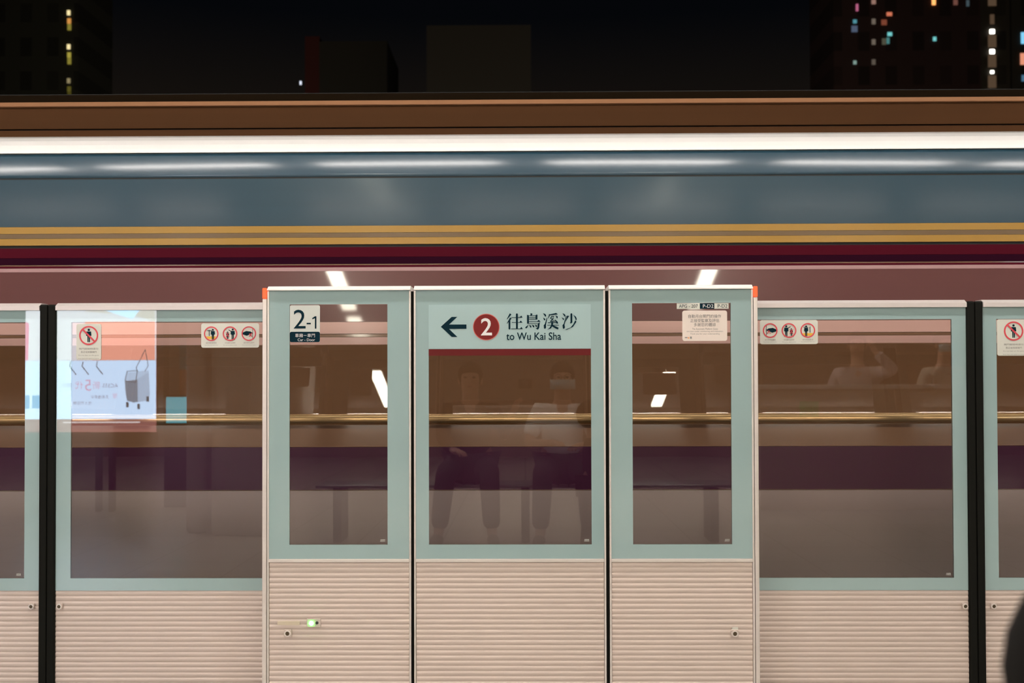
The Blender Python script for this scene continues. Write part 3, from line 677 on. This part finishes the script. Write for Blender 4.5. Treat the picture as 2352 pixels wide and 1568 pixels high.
t = thing('hand_camera', 'small black camera held up on the bench', 'camera', (0, -.10, CAMZ-.04))
MB().box(-.05, .05, -.12, -.07, CAMZ-.04, CAMZ+.03).obj('camera_body', M_black, t, .006); MB().tube((0, -.071, CAMZ), (0, -.03, CAMZ), .026, 24).obj('lens', M_dark, t); settle(t)
# bench
t = thing('platform_bench', 'metal platform bench the two people sit on', 'bench', (0, -.15, 0))
MB().box(-1.5, 1.5, -.34, .04, .395, .415).obj('seat', mat('bench_steel', (.25, .25, .25), .35, .6), t, .006)
for x in (-1.35, 0, 1.35):
    MB().box(x-.03, x+.03, -.30, .0, 0, .395).obj('leg', M_dark, t, .003)
settle(t)
# child in the foreground, cut off by the lower right corner
Jc = dict(pelvis=(0, 0, .84), chest=(0, 0, 1.14), neck=(0, 0, 1.33), head=(0, .02, 1.50))
for s, k in (('l', -1), ('r', 1)):
    Jc['sh'+s] = (k*.18, 0, 1.22); Jc['el'+s] = (k*.25, .0, .98); Jc['wr'+s] = (k*.24, .10, .76); Jc['ha'+s] = (k*.24, .14, .66)
    Jc['hp'+s] = (k*.10, 0, .80); Jc['kn'+s] = (k*.11, .02+.05*k, .46); Jc['an'+s] = (k*.11, -.02+.05*k, .10); Jc['to'+s] = (k*.12, .10+.05*k, .045)
cxx = .434
human('person', 'small child with black hair and black jacket, blurred in the lower right corner', (cxx, .75, 0), math.radians(-80), Jc, M_blk, M_blk, sc=.613, long_sleeve=True, hr=.155, cap_hair=2.2)
# people standing at the right behind the parapet
Js = {k: tuple(v) for k, v in Jc.items()}
Js['elr'] = (.33, .12, 1.25); Js['wrr'] = (.16, .2, 1.42); Js['har'] = (.12, .16, 1.52)
human('person', 'standing person in a pale jacket with one arm raised behind the parapet', (3.15, -2.2, 0), .3, Js, mat('pale_jacket', (.5, .42, .42), .8), M_nvy, long_sleeve=True)
human('person', 'standing person in a light top behind the end of the parapet', (4.0, -2.3, 0), -.2, dict(Jc), mat('light_top', (.55, .50, .42), .8), M_nvy, mask=M_mask)
t = thing('parapet_wall', 'waist-high stair parapet on the platform behind the bench', 'parapet', (3.0, -1.65, 0))
MB().box(2.1, 3.85, -1.75, -1.6, 0, 1.08).obj('panel', mat('parapet_panel', (.42, .33, .25), .4), t); MB().box(2.08, 3.87, -1.78, -1.57, 1.08, 1.12).obj('handrail', M_alu, t, .01); 
MB().box(2.45, 2.62, -1.6, -1.592, .83, .97).obj('exit_sign', mat('exit_green', (.05, .40, .12), .5), t); settle(t)
for k, (x0, x1, ya_, yb_) in enumerate(((-2.36, -1.9, -.5, .02), (-2.60, -2.43, -.3, -.14), (4.6, 5.0, -.6, -.2))):
    o = MB().box(x0, x1, ya_, yb_, 0, 3.12).obj('platform_column', mat('column_grey', (.36, .33, .31), .45), None, .03)
    tag(o, ('wide grey column left of the bench', 'slim grey column close beside the wide one left of the bench', 'grey column at the right beyond the parapet')[k], 'column')
t = thing('poster', 'small blue and orange poster behind the slim column', 'poster', (-3.0, -2.05, 0))
MB().box(-3.35, -2.7, -2.1, -2.04, 0, 1.75).obj('board', mat('board', (.30, .25, .22), .6), t)
MB().box(-3.25, -2.78, -2.04, -2.033, 1.28, 1.58).obj('upper_print', mat('print_blue', (.10, .35, .42), .5), t); MB().box(-3.25, -2.78, -2.04, -2.033, 1.02, 1.27).obj('lower_print', mat('print_orange', (.6, .22, .08), .5), t); settle(t)
# advertising screen (faces the gates; its picture shows reversed in the gate glass)
SD = 9.66
def SX(px): return (px-1206)/FPX*SD + .0
def SZ(py): return CAMZ + (880-py)/FPX*SD
SY = -1.5
t = thing('advert_screen', 'lit advertising screen with a suitcase picture, standing behind the bench at left', 'advertising screen', ((SX(52)+SX(355))/2, SY-.08, 0))
MB().box(SX(48), SX(359), SY-.16, SY-.012, .60, 2.45).obj('casing', mat('screen_casing', (.10, .06, .05), .5), t, .01)
for px in (215, 246): MB().box(SX(px)-.02, SX(px)+.02, SY-.12, SY-.05, 0, .6).obj('leg', M_dark, t)
def E_(n, c, s=1.): return emis('ad_'+n, c, SCREEN*s)
def quad(pts, d, m, nm):
    MB().poly([(SX(x), SZ(y)) for x, y in pts], SY+d-.001, SY+d).obj(nm, m, scr)
scr = MB().box(SX(52), SX(355), SY-.012, SY-.002, SZ(990), 2.40).obj('display', E_('base', (.55, .22, .20), .35), t)
quad([(52, 825), (355, 825), (355, 960), (52, 960)], .000, E_('blue', (.46, .64, .86), 1.), 'picture_blue')
quad([(52, 560), (355, 560), (355, 824.5), (52, 824.5)], .000, E_('pale', (.66, .66, .72), .8), 'picture_pale')
quad([(190, 735), (352, 735), (352, 824), (205, 824), (188, 770)], .001, E_('skin', (.85, .36, .27), .75), 'picture_hand')
quad([(200, 560), (352, 560), (352, 735), (300, 720), (190, 712)], .001, E_('cream', (.62, .55, .48), .7), 'picture_cream')
quad([(52, 735), (60, 740), (58, 824), (52, 824)], .001, E_('pink', (.85, .10, .30), .7), 'picture_pink')
quad([(225, 705), (320, 705), (300, 730), (262, 718)], .002, E_('ltblue', (.45, .70, .95), 1.), 'picture_lettering')
quad([(52, 905), (62, 905), (62, 936), (52, 936)], .001, E_('dblue', (.10, .35, .65), .8), 'picture_block'); quad([(68, 905), (86, 905), (86, 935), (68, 935)], .001, E_('dblue', (.10, .35, .65), .8), 'picture_block')
# suitcase
Eg = E_('grey', (.24, .32, .42), .5); Eg2 = E_('grey2', (.38, .52, .70), .75); Ed = E_('dgrey', (.10, .15, .20), .35)
quad([(283, 872), (312, 868), (313, 921), (303, 922), (288, 918), (284, 895)], .001, Eg, 'picture_suitcase'); quad([(312, 868), (338, 852), (341, 905), (335, 918), (313, 921)], .0012, Eg2, 'picture_suitcase')
quad([(287, 853), (338, 848), (338, 853), (312, 869), (283, 873)], .0011, E_('gtop', (.42, .58, .78), .8), 'picture_suitcase')
for a, b in (((283, 872), (308, 876)), ((288, 850), (312, 848)), ((312, 848), (308, 876)), ((309, 842), (330, 800)), ((330, 800), (337, 838)), ((337, 838), (329, 850)), ((309, 842), (313, 851)), ((288, 850), (283, 872))):
    (xa, ya2), (xb, yb2) = a, b; n = math.hypot(xb-xa, yb2-ya2); ux, uy = (yb2-ya2)/n*.8, -(xb-xa)/n*.8
    quad([(xa-ux, ya2-uy), (xa+ux, ya2+uy), (xb+ux, yb2+uy), (xb-ux, yb2-uy)], .0025, Ed, 'picture_handle')
for x, y in ((289, 927), (315, 931), (336, 914)): quad([(x-3, y-6), (x+3, y-6), (x+3, y+6), (x-3, y+6)], .002, Ed, 'picture_wheel')
for x in (158, 187, 220):
    quad([(x-2, 827), (x, 827), (x-2, 838), (x-4, 838)], .002, Ed, 'picture_hook'); quad([(x-5, 838), (x-2, 838), (x+13, 857), (x+11, 858)], .002, Ed, 'picture_hook')
Et = E_('txt', (.30, .34, .48), .6); Er = E_('rtxt', (.62, .42, .60), .8)
for s_, px, py, h, m_ in (('新', 217, 882, .068, Er), ('5', 198, 882, .10, Er), ('代', 177, 882, .068, Er), ('旅行', 150, 882, .04, Et), ('ACESS', 249, 883, .035, Et), ('多重優惠中', 225, 909, .03, Et), ('限', 260, 907, .04, Er), ('送 5 件好禮', 185, 923, .03, Et)):
    o = text(s_, SX(px), SZ(py), SY+.003, h, m_, scr, mirror=True)
for px, s_ in ((180, 'www.'), (260, '查詢')): pass
quad([(140, 966), (318, 966), (318, 969), (140, 969)], .001, E_('tx2', (.8, .7, .7), .7), 'picture_footer')
settle(t)
# turquoise glow of a second screen further back, and one to the right
for (xa, xb, za, zb_, Y_, c, s_, lb) in ((SX(357)-.05, SX(418), .78, 1.02, -1.9, (.08, .45, .55), .5, 'turquoise lit strip panel beside the suitcase advert'), (4.72, 5.9, 1.72, 2.4, -1.5, (.55, .72, .85), 1., 'pale blue lit screen at the far right of the platform')):
    t = thing('light_panel', lb, 'screen', ((xa+xb)/2, Y_-.05, 0))
    MB().box(xa-.02, xb+.02, Y_-.1, Y_-.01, 0, zb_+.02).obj('casing', M_dark, t); MB().box(xa, xb, Y_-.009, Y_, za, zb_).obj('lit_face', E_('p%d' % int(xa*10), c, s_), t); settle(t)
